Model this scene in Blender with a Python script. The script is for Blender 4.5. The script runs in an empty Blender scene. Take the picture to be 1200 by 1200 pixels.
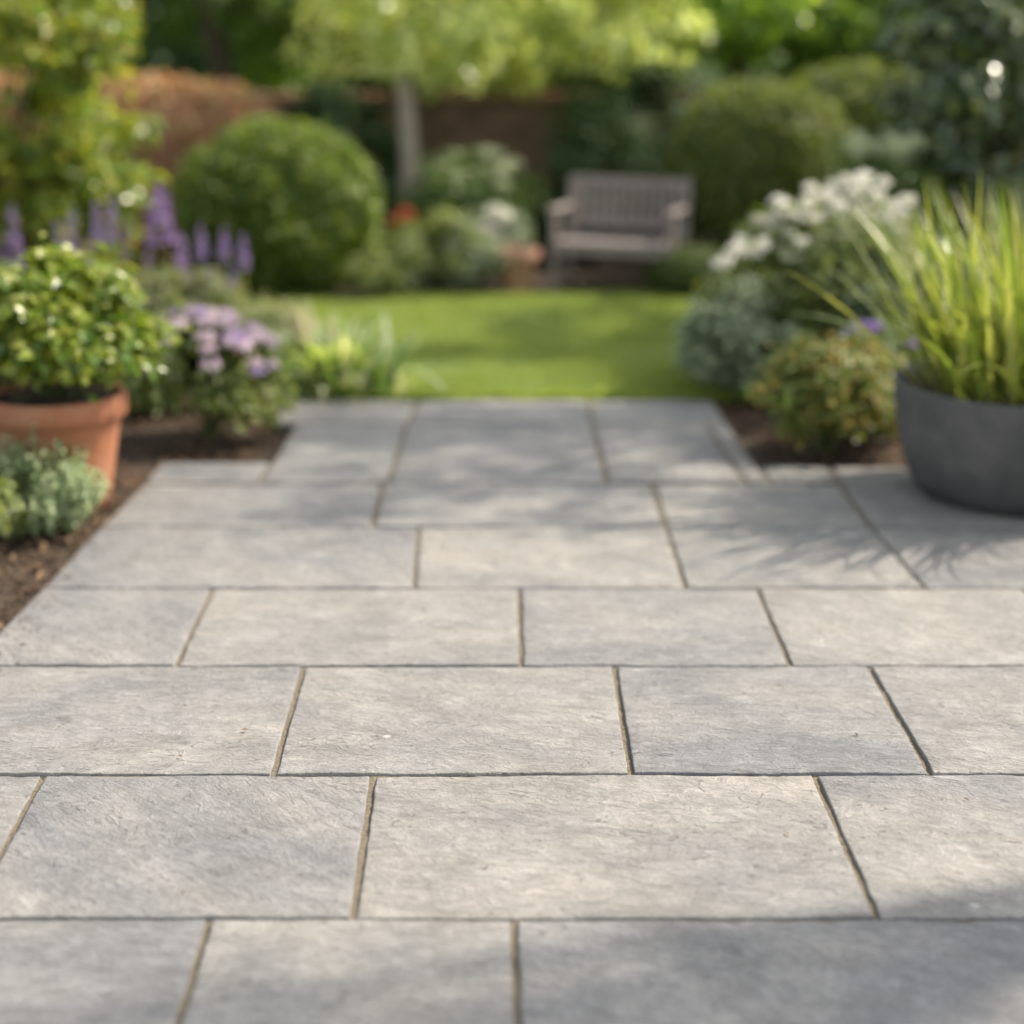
import bpy, math, random
import numpy as np
from mathutils import Vector, Matrix

R = math.radians
rng = np.random.default_rng(11)
random.seed(11)
S = bpy.context.scene
C = S.collection

# ------------------------------------------------------------------ camera, sky, sun, exposure
F, YH, CX, CAMH = 1900.0, 30.0, 590.0, 1.687      # focal length (px of a 1200 frame), horizon row, vanishing column, eye height
TH = math.atan((600 - YH) / F)
CT, ST = math.cos(TH), math.sin(TH)
cam_data = bpy.data.cameras.new('camera')
cam = bpy.data.objects.new('camera', cam_data); C.objects.link(cam)
cam_data.sensor_width = 36; cam_data.sensor_height = 36; cam_data.sensor_fit = 'HORIZONTAL'
cam_data.lens = F / 1200 * 36
cam_data.shift_x = (600 - CX) / 1200
cam_data.clip_start = 0.05; cam_data.clip_end = 2000
cam.location = (0, 0, CAMH)
cam.rotation_euler = (R(90) - TH, 0, 0)
cam_data.dof.use_dof = True
cam_data.dof.focus_distance = 3.85
cam_data.dof.aperture_fstop = 0.84
cam_data.dof.aperture_blades = 0
S.camera = cam

SUN_EL, SUN_AZ = 47.0, 67.0        # azimuth from +Y towards +X
w = bpy.data.worlds.new("World"); S.world = w; w.use_nodes = True
nt = w.node_tree
sky = nt.nodes.new('ShaderNodeTexSky'); sky.sky_type = 'NISHITA'; sky.sun_disc = False
sky.sun_elevation = R(SUN_EL); sky.sun_rotation = R(SUN_AZ)
sky.air_density = 1.3; sky.dust_density = 2.5; sky.ozone_density = 1.0
bg = nt.nodes['Background']; bg.inputs[1].default_value = 0.15
hsv = nt.nodes.new('ShaderNodeHueSaturation'); hsv.inputs['Saturation'].default_value = .32
nt.links.new(sky.outputs[0], hsv.inputs['Color']); nt.links.new(hsv.outputs[0], bg.inputs[0])
sd = bpy.data.lights.new('sun', 'SUN'); sd.energy = 3.5; sd.angle = R(1.0); sd.color = (1.0, .89, .74)
so = bpy.data.objects.new('sun', sd); C.objects.link(so)
sdir = Vector((math.sin(R(SUN_AZ)) * math.cos(R(SUN_EL)), math.cos(R(SUN_AZ)) * math.cos(R(SUN_EL)), math.sin(R(SUN_EL))))
so.rotation_euler = sdir.to_track_quat('Z', 'Y').to_euler()
S.view_settings.view_transform = 'Standard'; S.view_settings.look = 'None'
S.view_settings.exposure = 1.1; S.view_settings.gamma = 1
S.cycles.max_bounces = 8; S.cycles.transparent_max_bounces = 8

# ------------------------------------------------------------------ measuring helpers
def gp(px, py):
    """Point on the ground seen at a pixel of the 1200 px photograph."""
    Z = F * CAMH / CT / (py - YH)
    return ((px - CX) / F * Z, (Z - CAMH * ST) / CT)
def hz(D, py):
    """Height seen at row py at ground distance D."""
    t = (py - 600) / F
    return CAMH - D * (t * CT + ST) / (CT - t * ST)
def xx(px, D, z=0.0):
    Z = D * CT + (CAMH - z) * ST
    return (px - CX) / F * Z

# ------------------------------------------------------------------ object helpers
def link(o):
    C.objects.link(o); return o
def tag(o, label=None, cat=None, group=None, kind=None):
    if label: o['label'] = label
    if cat: o['category'] = cat
    if group: o['group'] = group
    if kind: o['kind'] = kind
    return o
def thing(name, label, cat, loc=(0, 0, 0), rz=0.0, group=None):
    o = bpy.data.objects.new(name, None); link(o)
    o.empty_display_size = .1
    o.location = loc; o.rotation_euler = (0, 0, rz)
    return tag(o, label, cat, group)
def mesh_obj(name, V, Fs, mat, parent=None, smooth=False, loc=None):
    """V (n,3); Fs a list of equal-size face arrays (m,k), or of plain lists."""
    me = bpy.data.meshes.new(name)
    V = np.asarray(V, dtype=np.float32)
    arrs = [np.asarray(f, dtype=np.int32) for f in Fs if len(f)]
    loops = np.concatenate([a.ravel() for a in arrs])
    sizes = np.concatenate([np.full(len(a), a.shape[1], dtype=np.int32) for a in arrs])
    starts = np.concatenate([[0], np.cumsum(sizes)[:-1]]).astype(np.int32)
    me.vertices.add(len(V)); me.vertices.foreach_set('co', V.ravel())
    me.loops.add(len(loops)); me.loops.foreach_set('vertex_index', loops)
    me.polygons.add(len(sizes)); me.polygons.foreach_set('loop_start', starts)
    me.polygons.foreach_set('use_smooth', np.full(len(sizes), smooth, dtype=bool))
    me.update(calc_edges=True); me.validate()
    me.materials.append(mat)
    o = bpy.data.objects.new(name, me); link(o)
    if parent: o.parent = parent
    if loc is not None: o.location = loc
    return o
class MB:
    """Collects pieces of one mesh."""
    def __init__(self): self.V = []; self.F = {}; self.n = 0
    def add(self, V, F):
        V = np.asarray(V, dtype=np.float64)
        for f in F:
            f = np.asarray(f, dtype=np.int64)
            if len(f): self.F.setdefault(f.shape[1], []).append(f + self.n)
        self.V.append(V); self.n += len(V)
        return self
    def build(self, name, mat, parent=None, smooth=False, loc=None):
        return mesh_obj(name, np.concatenate(self.V), [np.concatenate(v) for v in self.F.values()], mat, parent, smooth, loc)
def unit(a):
    return a / np.maximum(np.linalg.norm(a, axis=-1, keepdims=True), 1e-9)
def rbox(c, s, b=.004, rz=0.0, rx=0.0):
    """Box with bevelled edges (24 vertices), centre c, size s."""
    hx, hy, hz_ = s[0] / 2, s[1] / 2, s[2] / 2
    V = []
    for sx in (-1, 1):
        for sy in (-1, 1):
            for sz in (-1, 1):
                V += [(sx * hx, sy * (hy - b), sz * (hz_ - b)), (sx * (hx - b), sy * hy, sz * (hz_ - b)), (sx * (hx - b), sy * (hy - b), sz * hz_)]
    V = np.array(V)
    i = lambda sx, sy, sz, k: ((sx * 2 + sy) * 2 + sz) * 3 + k
    Q = []; T = []
    for a in (0, 1):
        Q.append([i(a, 0, 0, 0), i(a, 1, 0, 0), i(a, 1, 1, 0), i(a, 0, 1, 0)][::1 if a else -1])
        Q.append([i(0, a, 0, 1), i(1, a, 0, 1), i(1, a, 1, 1), i(0, a, 1, 1)][::-1 if a else 1])
        Q.append([i(0, 0, a, 2), i(1, 0, a, 2), i(1, 1, a, 2), i(0, 1, a, 2)][::1 if a else -1])
        for b_ in (0, 1):
            Q.append([i(a, b_, 0, 0), i(a, b_, 0, 1), i(a, b_, 1, 1), i(a, b_, 1, 0)])
            Q.append([i(a, 0, b_, 0), i(a, 0, b_, 2), i(a, 1, b_, 2), i(a, 1, b_, 0)])
            Q.append([i(0, a, b_, 1), i(0, a, b_, 2), i(1, a, b_, 2), i(1, a, b_, 1)])
            for c_ in (0, 1): T.append([i(a, b_, c_, 0), i(a, b_, c_, 1), i(a, b_, c_, 2)])
    if rx:
        c1, s1 = math.cos(rx), math.sin(rx); V = V @ np.array([[1, 0, 0], [0, c1, s1], [0, -s1, c1]])
    if rz:
        c1, s1 = math.cos(rz), math.sin(rz); V = V @ np.array([[c1, s1, 0], [-s1, c1, 0], [0, 0, 1]])
    return V + np.array(c), [Q, T]
def lathe(prof, n=64, wob=0.0):
    """Revolve (r, z) points."""
    prof = np.array(prof); m = len(prof)
    a = np.linspace(0, 2 * np.pi, n, endpoint=False)
    V = np.zeros((m, n, 3))
    wr = 1 + wob * (np.sin(2 * a + 1) + .6 * np.sin(3 * a))
    V[:, :, 0] = prof[:, :1] * np.cos(a) * wr; V[:, :, 1] = prof[:, :1] * np.sin(a) * wr; V[:, :, 2] = prof[:, 1:]
    i, j = np.meshgrid(np.arange(m - 1), np.arange(n), indexing='ij'); j2 = (j + 1) % n
    Q = np.stack([i * n + j, i * n + j2, (i + 1) * n + j2, (i + 1) * n + j], -1).reshape(-1, 4)
    return V.reshape(-1, 3), [Q]
def tube(path, radii, n=8):
    P = np.array(path, dtype=float); m = len(P); rr = np.array(radii, dtype=float)
    T = unit(np.gradient(P, axis=0))
    ref = np.array([.31, .95, .05]); A = unit(np.cross(T, ref)); B = np.cross(T, A)
    a = np.linspace(0, 2 * np.pi, n, endpoint=False)
    V = P[:, None] + rr[:, None, None] * (np.cos(a)[None, :, None] * A[:, None] + np.sin(a)[None, :, None] * B[:, None])
    i, j = np.meshgrid(np.arange(m - 1), np.arange(n), indexing='ij'); j2 = (j + 1) % n
    Q = np.stack([i * n + j, i * n + j2, (i + 1) * n + j2, (i + 1) * n + j], -1).reshape(-1, 4)
    return V.reshape(-1, 3), [Q]
def vnoise(x, y, seed=0):
    """2-D value noise, -1..1."""
    r = np.random.default_rng(seed + 77); G = r.uniform(-1, 1, (64, 64))
    xi = np.floor(x).astype(int); yi = np.floor(y).astype(int); fx = x - xi; fy = y - yi
    fx = fx * fx * (3 - 2 * fx); fy = fy * fy * (3 - 2 * fy)
    g = lambda a, b: G[a % 64, b % 64]
    return (g(xi, yi) * (1 - fx) + g(xi + 1, yi) * fx) * (1 - fy) + (g(xi, yi + 1) * (1 - fx) + g(xi + 1, yi + 1) * fx) * fy
def fbm(x, y, seed=0, o=4):
    s = 0; a = 1.0
    for k in range(o): s = s + a * vnoise(x * 2 ** k, y * 2 ** k, seed + k); a *= .5
    return s

# ------------------------------------------------------------------ materials
def new_mat(name):
    m = bpy.data.materials.new(name); m.use_nodes = True
    n = m.node_tree
    return m, n, n.nodes['Principled BSDF']
def N(n, t, **kw):
    x = n.nodes.new(t)
    for k, v in kw.items():
        if k.startswith('i_'):
            k = k[2:]; x.inputs[int(k) if k.isdigit() else k.replace('_', ' ')].default_value = v
        else: setattr(x, k, v)
    return x
def ramp(n, stops, interp='LINEAR'):
    x = n.nodes.new('ShaderNodeValToRGB'); e = x.color_ramp.elements; x.color_ramp.interpolation = interp
    e[0].position, e[0].color = stops[0][0], (*stops[0][1], 1)
    e[1].position, e[1].color = stops[-1][0], (*stops[-1][1], 1)
    for p, c in stops[1:-1]:
        k = e.new(p); k.color = (*c, 1)
    return x
def g3(v): return (v, v, v)
def leaf_mat(name, cols, trans=.35, rough=.42, tint=(1.25, 1.2, .55), spec=.5):
    """Each leaf takes one colour out of cols; part of the light passes through the blade."""
    m, n, p = new_mat(name); L = n.links.new
    geo = N(n, 'ShaderNodeNewGeometry')
    rp = ramp(n, [(i / (len(cols) - 1), c) for i, c in enumerate(cols)]); L(geo.outputs['Random Per Island'], rp.inputs[0])
    L(rp.outputs[0], p.inputs['Base Color'])
    p.inputs['Roughness'].default_value = rough; p.inputs['Specular IOR Level'].default_value = spec
    tc = N(n, 'ShaderNodeMix', data_type='RGBA', blend_type='MULTIPLY'); tc.inputs[0].default_value = 1
    L(rp.outputs[0], tc.inputs[6]); tc.inputs[7].default_value = (*[min(t * 1.5, 3) for t in tint], 1)
    tr = N(n, 'ShaderNodeBsdfTranslucent'); L(tc.outputs[2], tr.inputs[0])
    mx = N(n, 'ShaderNodeMixShader'); mx.inputs[0].default_value = trans
    L(p.outputs[0], mx.inputs[1]); L(tr.outputs[0], mx.inputs[2])
    L(mx.outputs[0], n.nodes['Material Output'].inputs[0])
    return m
def noise_mat(name, c1, c2, scale=8, rough=.8, bump=.3, bscale=40, detail=6, bdist=.01, c3=None, spec=.4):
    m, n, p = new_mat(name); L = n.links.new
    tc = N(n, 'ShaderNodeTexCoord')
    no = N(n, 'ShaderNodeTexNoise', i_Scale=scale, i_Detail=detail, i_Roughness=.65); L(tc.outputs['Object'], no.inputs[0])
    st = [(.3, c1), (.7, c2)] if c3 is None else [(.25, c1), (.5, c2), (.75, c3)]
    rp = ramp(n, st); L(no.outputs[0], rp.inputs[0]); L(rp.outputs[0], p.inputs['Base Color'])
    b = N(n, 'ShaderNodeTexNoise', i_Scale=bscale, i_Detail=5, i_Roughness=.6); L(tc.outputs['Object'], b.inputs[0])
    bu = N(n, 'ShaderNodeBump', i_Strength=bump, i_Distance=bdist); L(b.outputs[0], bu.inputs['Height']); L(bu.outputs[0], p.inputs['Normal'])
    p.inputs['Roughness'].default_value = rough; p.inputs['Specular IOR Level'].default_value = spec
    return m

def stone_mat():
    m, n, p = new_mat('riven_sandstone'); L = n.links.new
    tc = N(n, 'ShaderNodeTexCoord'); oi = N(n, 'ShaderNodeObjectInfo')
    rnd = oi.outputs['Random']
    off = N(n, 'ShaderNodeMath', operation='MULTIPLY', i_1=57.0); L(rnd, off.inputs[0])
    comb = N(n, 'ShaderNodeCombineXYZ'); L(off.outputs[0], comb.inputs[0]); L(off.outputs[0], comb.inputs[2])
    add = N(n, 'ShaderNodeVectorMath', operation='ADD'); L(tc.outputs['Object'], add.inputs[0]); L(comb.outputs[0], add.inputs[1])
    # bedding direction, a little different in each slab
    r2 = N(n, 'ShaderNodeTexWhiteNoise', noise_dimensions='1D'); L(off.outputs[0], r2.inputs['W'])
    ang = N(n, 'ShaderNodeMapRange', i_3=-.1, i_4=.85); L(r2.outputs[0], ang.inputs[0])
    rot = N(n, 'ShaderNodeVectorRotate', rotation_type='Z_AXIS'); L(tc.outputs['Object'], rot.inputs[0]); L(ang.outputs[0], rot.inputs['Angle'])
    rot2 = N(n, 'ShaderNodeVectorMath', operation='ADD'); L(rot.outputs[0], rot2.inputs[0]); L(comb.outputs[0], rot2.inputs[1])
    st = N(n, 'ShaderNodeVectorMath', operation='MULTIPLY'); st.inputs[1].default_value = (4.4, 10.5, 6); L(rot2.outputs[0], st.inputs[0])
    streak = N(n, 'ShaderNodeTexNoise', i_Scale=1.0, i_Detail=7, i_Roughness=.62, i_Distortion=.9); L(st.outputs[0], streak.inputs[0])
    st3 = N(n, 'ShaderNodeVectorMath', operation='MULTIPLY'); st3.inputs[1].default_value = (18, 32, 20); L(rot2.outputs[0], st3.inputs[0])
    fine = N(n, 'ShaderNodeTexNoise', i_Scale=1.0, i_Detail=6, i_Roughness=.68, i_Distortion=2.2); L(st3.outputs[0], fine.inputs[0])
    st4 = N(n, 'ShaderNodeVectorMath', operation='MULTIPLY'); st4.inputs[1].default_value = (1.3, 2.6, 2); L(rot2.outputs[0], st4.inputs[0])
    big = N(n, 'ShaderNodeTexNoise', i_Scale=1.0, i_Detail=5, i_Roughness=.6, i_Distortion=.5); L(st4.outputs[0], big.inputs[0])
    grain = N(n, 'ShaderNodeTexNoise', i_Scale=170, i_Detail=4, i_Roughness=.7); L(add.outputs[0], grain.inputs[0])
    mott = N(n, 'ShaderNodeTexNoise', i_Scale=22, i_Detail=8, i_Roughness=.72); L(add.outputs[0], mott.inputs[0])
    # slab tint: buff to blue-grey, streaked
    base = ramp(n, [(.26, (.178, .176, .178)), (.42, (.228, .221, .213)), (.58, (.264, .251, .233)), (.78, (.302, .279, .246))])
    shift = N(n, 'ShaderNodeMapRange', i_3=-.11, i_4=.09); L(rnd, shift.inputs[0])
    s1 = N(n, 'ShaderNodeMath', operation='ADD'); L(big.outputs[0], s1.inputs[0]); L(shift.outputs[0], s1.inputs[1]); L(s1.outputs[0], base.inputs[0])
    def mul(a, tex, lo, hi, x0=.3, x1=.7):
        mr = N(n, 'ShaderNodeMapRange', i_1=x0, i_2=x1, i_3=lo, i_4=hi); L(tex, mr.inputs[0])
        mx = N(n, 'ShaderNodeMix', data_type='RGBA', blend_type='MULTIPLY'); mx.inputs[0].default_value = 1
        L(a, mx.inputs[6]); L(mr.outputs[0], mx.inputs[7]); return mx.outputs[2]
    c = mul(base.outputs[0], streak.outputs[0], .88, 1.09)
    c = mul(c, mott.outputs[0], .80, 1.16)
    c = mul(c, fine.outputs[0], .86, 1.07, .36, .62)
    c = mul(c, grain.outputs[0], .80, 1.18)
    cl = N(n, 'ShaderNodeTexNoise', i_Scale=1.0, i_Detail=4, i_Roughness=.55, i_Distortion=1.0)
    st5 = N(n, 'ShaderNodeVectorMath', operation='MULTIPLY'); st5.inputs[1].default_value = (2.4, 9, 5); L(rot2.outputs[0], st5.inputs[0]); L(st5.outputs[0], cl.inputs[0])
    q1 = N(n, 'ShaderNodeMath', operation='SUBTRACT', i_1=.5); L(cl.outputs[0], q1.inputs[0])
    q2 = N(n, 'ShaderNodeMath', operation='ABSOLUTE'); L(q1.outputs[0], q2.inputs[0])
    q3 = N(n, 'ShaderNodeMapRange', i_1=.0, i_2=.016, i_3=1.0, i_4=.0); L(q2.outputs[0], q3.inputs[0])
    q4 = N(n, 'ShaderNodeMapRange', i_1=.52, i_2=.60, i_3=0.0, i_4=1.0); L(mott.outputs[0], q4.inputs[0])
    cleft = N(n, 'ShaderNodeMath', operation='MULTIPLY'); L(q3.outputs[0], cleft.inputs[0]); L(q4.outputs[0], cleft.inputs[1])
    c = mul(c, cleft.outputs[0], 1.0, .74, 0.0, 1.0)
    stain = N(n, 'ShaderNodeTexNoise', i_Scale=5.5, i_Detail=9, i_Roughness=.7, i_Distortion=.6); L(add.outputs[0], stain.inputs[0])
    c = mul(c, stain.outputs[0], .87, 1.09, .36, .62)
    pit = N(n, 'ShaderNodeTexVoronoi', i_Scale=60.0); L(add.outputs[0], pit.inputs[0])
    psep = N(n, 'ShaderNodeSeparateColor'); L(pit.outputs['Color'], psep.inputs[0])
    psz = N(n, 'ShaderNodeMapRange', i_1=.86, i_2=1.0, i_3=0.0, i_4=.34); L(psep.outputs[0], psz.inputs[0])
    pd = N(n, 'ShaderNodeMath', operation='SUBTRACT'); L(psz.outputs[0], pd.inputs[0]); L(pit.outputs['Distance'], pd.inputs[1])
    pm = N(n, 'ShaderNodeMapRange', i_1=0.0, i_2=.10, i_3=1.0, i_4=.66); L(pd.outputs[0], pm.inputs[0])
    c = mul(c, pm.outputs[0], 0.0, 1.0, 0.0, 1.0)
    # pale lichen flecks, few and small
    vo = N(n, 'ShaderNodeTexVoronoi', i_Scale=9.0); vo.feature = 'F1'
    wv = N(n, 'ShaderNodeVectorMath', operation='SCALE'); wv.inputs['Scale'].default_value = .035
    L(mott.outputs['Color'], wv.inputs[0])
    wa = N(n, 'ShaderNodeVectorMath', operation='ADD'); L(add.outputs[0], wa.inputs[0]); L(wv.outputs[0], wa.inputs[1]); L(wa.outputs[0], vo.inputs[0])
    sep = N(n, 'ShaderNodeSeparateColor'); L(vo.outputs['Color'], sep.inputs[0])
    size = N(n, 'ShaderNodeMapRange', i_1=.82, i_2=1.0, i_3=0.0, i_4=.10); L(sep.outputs[0], size.inputs[0])
    d = N(n, 'ShaderNodeMath', operation='SUBTRACT'); L(size.outputs[0], d.inputs[0]); L(vo.outputs['Distance'], d.inputs[1])
    fl = N(n, 'ShaderNodeMapRange', i_1=0.0, i_2=.03, i_3=0.0, i_4=.55); L(d.outputs[0], fl.inputs[0])
    mx = N(n, 'ShaderNodeMix', data_type='RGBA'); L(fl.outputs[0], mx.inputs[0]); L(c, mx.inputs[6]); mx.inputs[7].default_value = (.56, .55, .52, 1)
    L(mx.outputs[2], p.inputs['Base Color'])
    ro = N(n, 'ShaderNodeMapRange', i_3=.52, i_4=.78); L(mott.outputs[0], ro.inputs[0]); L(ro.outputs[0], p.inputs['Roughness'])
    p.inputs['Specular IOR Level'].default_value = .35
    b1 = N(n, 'ShaderNodeBump', i_Strength=.75, i_Distance=.011); L(streak.outputs[0], b1.inputs['Height'])
    b2 = N(n, 'ShaderNodeBump', i_Strength=1.0, i_Distance=.010); L(fine.outputs[0], b2.inputs['Height']); L(b1.outputs[0], b2.inputs['Normal'])
    b3 = N(n, 'ShaderNodeBump', i_Strength=.7, i_Distance=.002); L(grain.outputs[0], b3.inputs['Height']); L(b2.outputs[0], b3.inputs['Normal'])
    b4 = N(n, 'ShaderNodeBump', i_Strength=.8, i_Distance=.004, invert=True); L(cleft.outputs[0], b4.inputs['Height']); L(b3.outputs[0], b4.inputs['Normal'])
    L(b4.outputs[0], p.inputs['Normal'])
    return m

def brick_mat():
    m, n, p = new_mat('old_brick'); L = n.links.new
    tc = N(n, 'ShaderNodeTexCoord')
    sw = N(n, 'ShaderNodeSeparateXYZ'); L(tc.outputs['Object'], sw.inputs[0])
    cb = N(n, 'ShaderNodeCombineXYZ'); L(sw.outputs[0], cb.inputs[0]); L(sw.outputs[2], cb.inputs[1])
    br = N(n, 'ShaderNodeTexBrick', i_Scale=1.0); br.inputs['Brick Width'].default_value = .225; br.inputs['Row Height'].default_value = .075
    br.inputs['Mortar Size'].default_value = .010; br.inputs['Color1'].default_value = (.16, .08, .045, 1); br.inputs['Color2'].default_value = (.20, .105, .065, 1); br.inputs['Mortar'].default_value = (.19, .16, .13, 1)
    L(cb.outputs[0], br.inputs[0])
    no = N(n, 'ShaderNodeTexNoise', i_Scale=5, i_Detail=6); L(tc.outputs['Object'], no.inputs[0])
    mr = N(n, 'ShaderNodeMapRange', i_1=.3, i_2=.7, i_3=.6, i_4=1.2); L(no.outputs[0], mr.inputs[0])
    mx = N(n, 'ShaderNodeMix', data_type='RGBA', blend_type='MULTIPLY'); mx.inputs[0].default_value = 1
    L(br.outputs[0], mx.inputs[6]); L(mr.outputs[0], mx.inputs[7]); L(mx.outputs[2], p.inputs['Base Color'])
    bu = N(n, 'ShaderNodeBump', i_Strength=.6, i_Distance=.01, invert=True); L(br.outputs['Fac'], bu.inputs['Height']); L(bu.outputs[0], p.inputs['Normal'])
    p.inputs['Roughness'].default_value = .9
    return m

M = {}
M['stone'] = stone_mat()
M['mortar'] = noise_mat('sandy_mortar', (.045, .038, .028), (.19, .16, .115), 75, .95, 1.0, 120, bdist=.01, c3=(.12, .10, .072), detail=8)
M['soil'] = noise_mat('dark_soil', (.028, .019, .012), (.095, .066, .044), 22, .95, .9, 70, bdist=.02)
M['bark_chip'] = leaf_mat('bark_chip', [(0.034, 0.020, 0.013), (0.080, 0.049, 0.029), (0.133, 0.082, 0.049), (0.212, 0.136, 0.079)], trans=0, rough=.85, spec=.2)
M['ground'] = noise_mat('rough_grass_ground', (.055, .085, .018), (.11, .15, .035), 30, .95, .8, 160, bdist=.03)
M['lawn'] = noise_mat('lawn_turf', (.09, .14, .03), (.14, .19, .05), 2.2, .9, .6, 120)
M['grass'] = leaf_mat('grass_blade', [(0.162, 0.210, 0.047), (0.218, 0.268, 0.068), (0.291, 0.320, 0.104)], trans=.45, rough=.5, tint=(1.12, 1.18, .55))
M['terracotta'] = noise_mat('terracotta', (.27, .098, .045), (.35, .14, .07), 5, .8, .3, 70, c3=(.42, .21, .125), bdist=.004)
M['pale_terracotta'] = noise_mat('weathered_terracotta', (.33, .17, .11), (.42, .25, .18), 5, .85, .25, 70, bdist=.004)
M['zinc'] = noise_mat('dark_grey_fibrestone', (.044, .045, .046), (.075, .075, .074), 4, .75, .35, 90, c3=(.145, .141, .132), bdist=.003)
M['wood'] = noise_mat('weathered_teak', (.18, .142, .130), (.31, .265, .250), 18, .6, .3, 60, bdist=.003)
M['bark'] = noise_mat('bark', (.22, .18, .135), (.40, .34, .27), 12, .9, .9, 30, bdist=.02)
M['dark_bark'] = noise_mat('dark_bark', (.05, .036, .024), (.10, .075, .05), 12, .9, .9, 30, bdist=.02)
M['stem'] = noise_mat('green_stem', (.05, .07, .02), (.10, .12, .035), 20, .7, .2, 50)
M['brick'] = brick_mat()
M['coping'] = noise_mat('coping_brick', (.20, .10, .065), (.32, .18, .115), 10, .9, .5, 40)
LM = lambda *a, **k: leaf_mat(*a, **k)
M['box'] = LM('clipped_box', [(0.052, 0.097, 0.014), (0.098, 0.159, 0.024), (0.156, 0.218, 0.036), (0.208, 0.248, 0.054)], .38, .40)
M['olive'] = LM('olive_clipped', [(.05, .075, .014), (.09, .125, .022), (.14, .175, .035), (.19, .21, .055)], .38, .40)
M['box_dark'] = LM('clipped_box_dark', [(.038, .065, .012), (.065, .105, .018), (.10, .14, .028)], .33, .45)
M['pot_leaf'] = LM('glossy_bright_leaf', [(0.052, 0.121, 0.014), (0.127, 0.190, 0.018), (0.207, 0.253, 0.030), (0.287, 0.299, 0.052)], .38, .32)
M['laurel'] = LM('yellow_green_shrub', [(0.072, 0.137, 0.016), (0.144, 0.208, 0.026), (0.241, 0.272, 0.036), (0.320, 0.288, 0.048)], .42, .30)
M['glossy_dark'] = LM('glossy_dark_leaf', [(0.034, 0.069, 0.025), (0.064, 0.108, 0.041), (0.108, 0.152, 0.057), (0.172, 0.198, 0.069)], .2, .22, spec=.9)
M['yew'] = LM('dark_evergreen', [(0.029, 0.062, 0.018), (0.053, 0.100, 0.029), (0.085, 0.143, 0.038)], .2, .55)
M['copper'] = LM('copper_hedge_leaf', [(0.304, 0.164, 0.088), (0.446, 0.264, 0.158), (0.346, 0.252, 0.122), (0.243, 0.277, 0.106)], .30, .55, tint=(1.3, .95, .6))
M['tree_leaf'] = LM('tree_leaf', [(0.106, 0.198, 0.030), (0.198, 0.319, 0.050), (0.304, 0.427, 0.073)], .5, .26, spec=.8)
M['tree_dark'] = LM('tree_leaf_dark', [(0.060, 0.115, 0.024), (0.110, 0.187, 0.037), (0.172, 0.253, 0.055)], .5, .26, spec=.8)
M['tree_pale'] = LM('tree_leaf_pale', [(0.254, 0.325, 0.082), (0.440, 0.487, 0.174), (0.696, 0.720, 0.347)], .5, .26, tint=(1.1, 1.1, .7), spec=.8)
M['silver'] = LM('silver_leaf', [(0.138, 0.200, 0.094), (0.263, 0.338, 0.163), (0.450, 0.500, 0.300)], .28, .5, tint=(1.1, 1.15, .7))
M['silver_blue'] = LM('silver_blue_leaf', [(0.096, 0.144, 0.074), (0.192, 0.241, 0.142), (0.396, 0.425, 0.284)], .28, .45, tint=(1.05, 1.1, .8))
M['salvia'] = LM('sage_green_leaf', [(.09, .13, .045), (.16, .20, .075), (.27, .29, .13), (.30, .27, .24)], .40, .5)
M['mid'] = LM('mid_green_leaf', [(0.052, 0.103, 0.024), (0.095, 0.163, 0.038), (0.172, 0.233, 0.061)], .35, .42)
M['mid_lit'] = LM('sunny_green_leaf', [(.05, .09, .022), (.10, .15, .032), (.18, .22, .055), (.26, .27, .10)], .38, .40)
M['mid_pale'] = LM('pale_green_leaf', [(0.079, 0.125, 0.033), (0.171, 0.218, 0.060), (0.356, 0.370, 0.159)], .38, .42)
M['hosta'] = LM('striped_strap_leaf', [(.06, .13, .04), (.15, .24, .06), (.32, .40, .15), (.58, .59, .42), (.24, .33, .24)], .42, .33)
M['planter_grass'] = LM('lime_grass_blade', [(.10, .15, .025), (.17, .22, .04), (.25, .285, .065), (.34, .34, .12)], .36, .36, tint=(1.1, 1.12, .55))
M['bronze'] = LM('bronze_leaf', [(0.067, 0.138, 0.025), (0.123, 0.196, 0.035), (0.199, 0.230, 0.050), (0.323, 0.241, 0.070), (0.380, 0.333, 0.110)], .38, .42, tint=(1.15, 1.05, .6))
M['white'] = LM('white_petal', [(.66, .63, .54), (.78, .76, .69), (.82, .80, .74)], .30, .6, tint=(.75, .75, .72))
M['cream'] = LM('cream_green_petal', [(.36, .41, .22), (.5, .53, .33), (.62, .63, .46)], .3, .6, tint=(.8, .85, .7))
M['mauve'] = LM('mauve_petal', [(0.460, 0.360, 0.440), (0.580, 0.484, 0.540), (0.700, 0.618, 0.640)], .35, .6, tint=(.8, .7, .78))
M['violet'] = LM('violet_petal', [(.25, .17, .40), (.35, .24, .50), (.48, .37, .57)], .35, .6, tint=(.8, .66, .9))
M['red'] = LM('red_petal', [(.38, .05, .025), (.5, .08, .04)], .3, .6, tint=(1, .6, .5))
M['plume'] = LM('cream_plume', [(.55, .50, .34), (.68, .63, .46)], .35, .6, tint=(.8, .8, .7))

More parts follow.
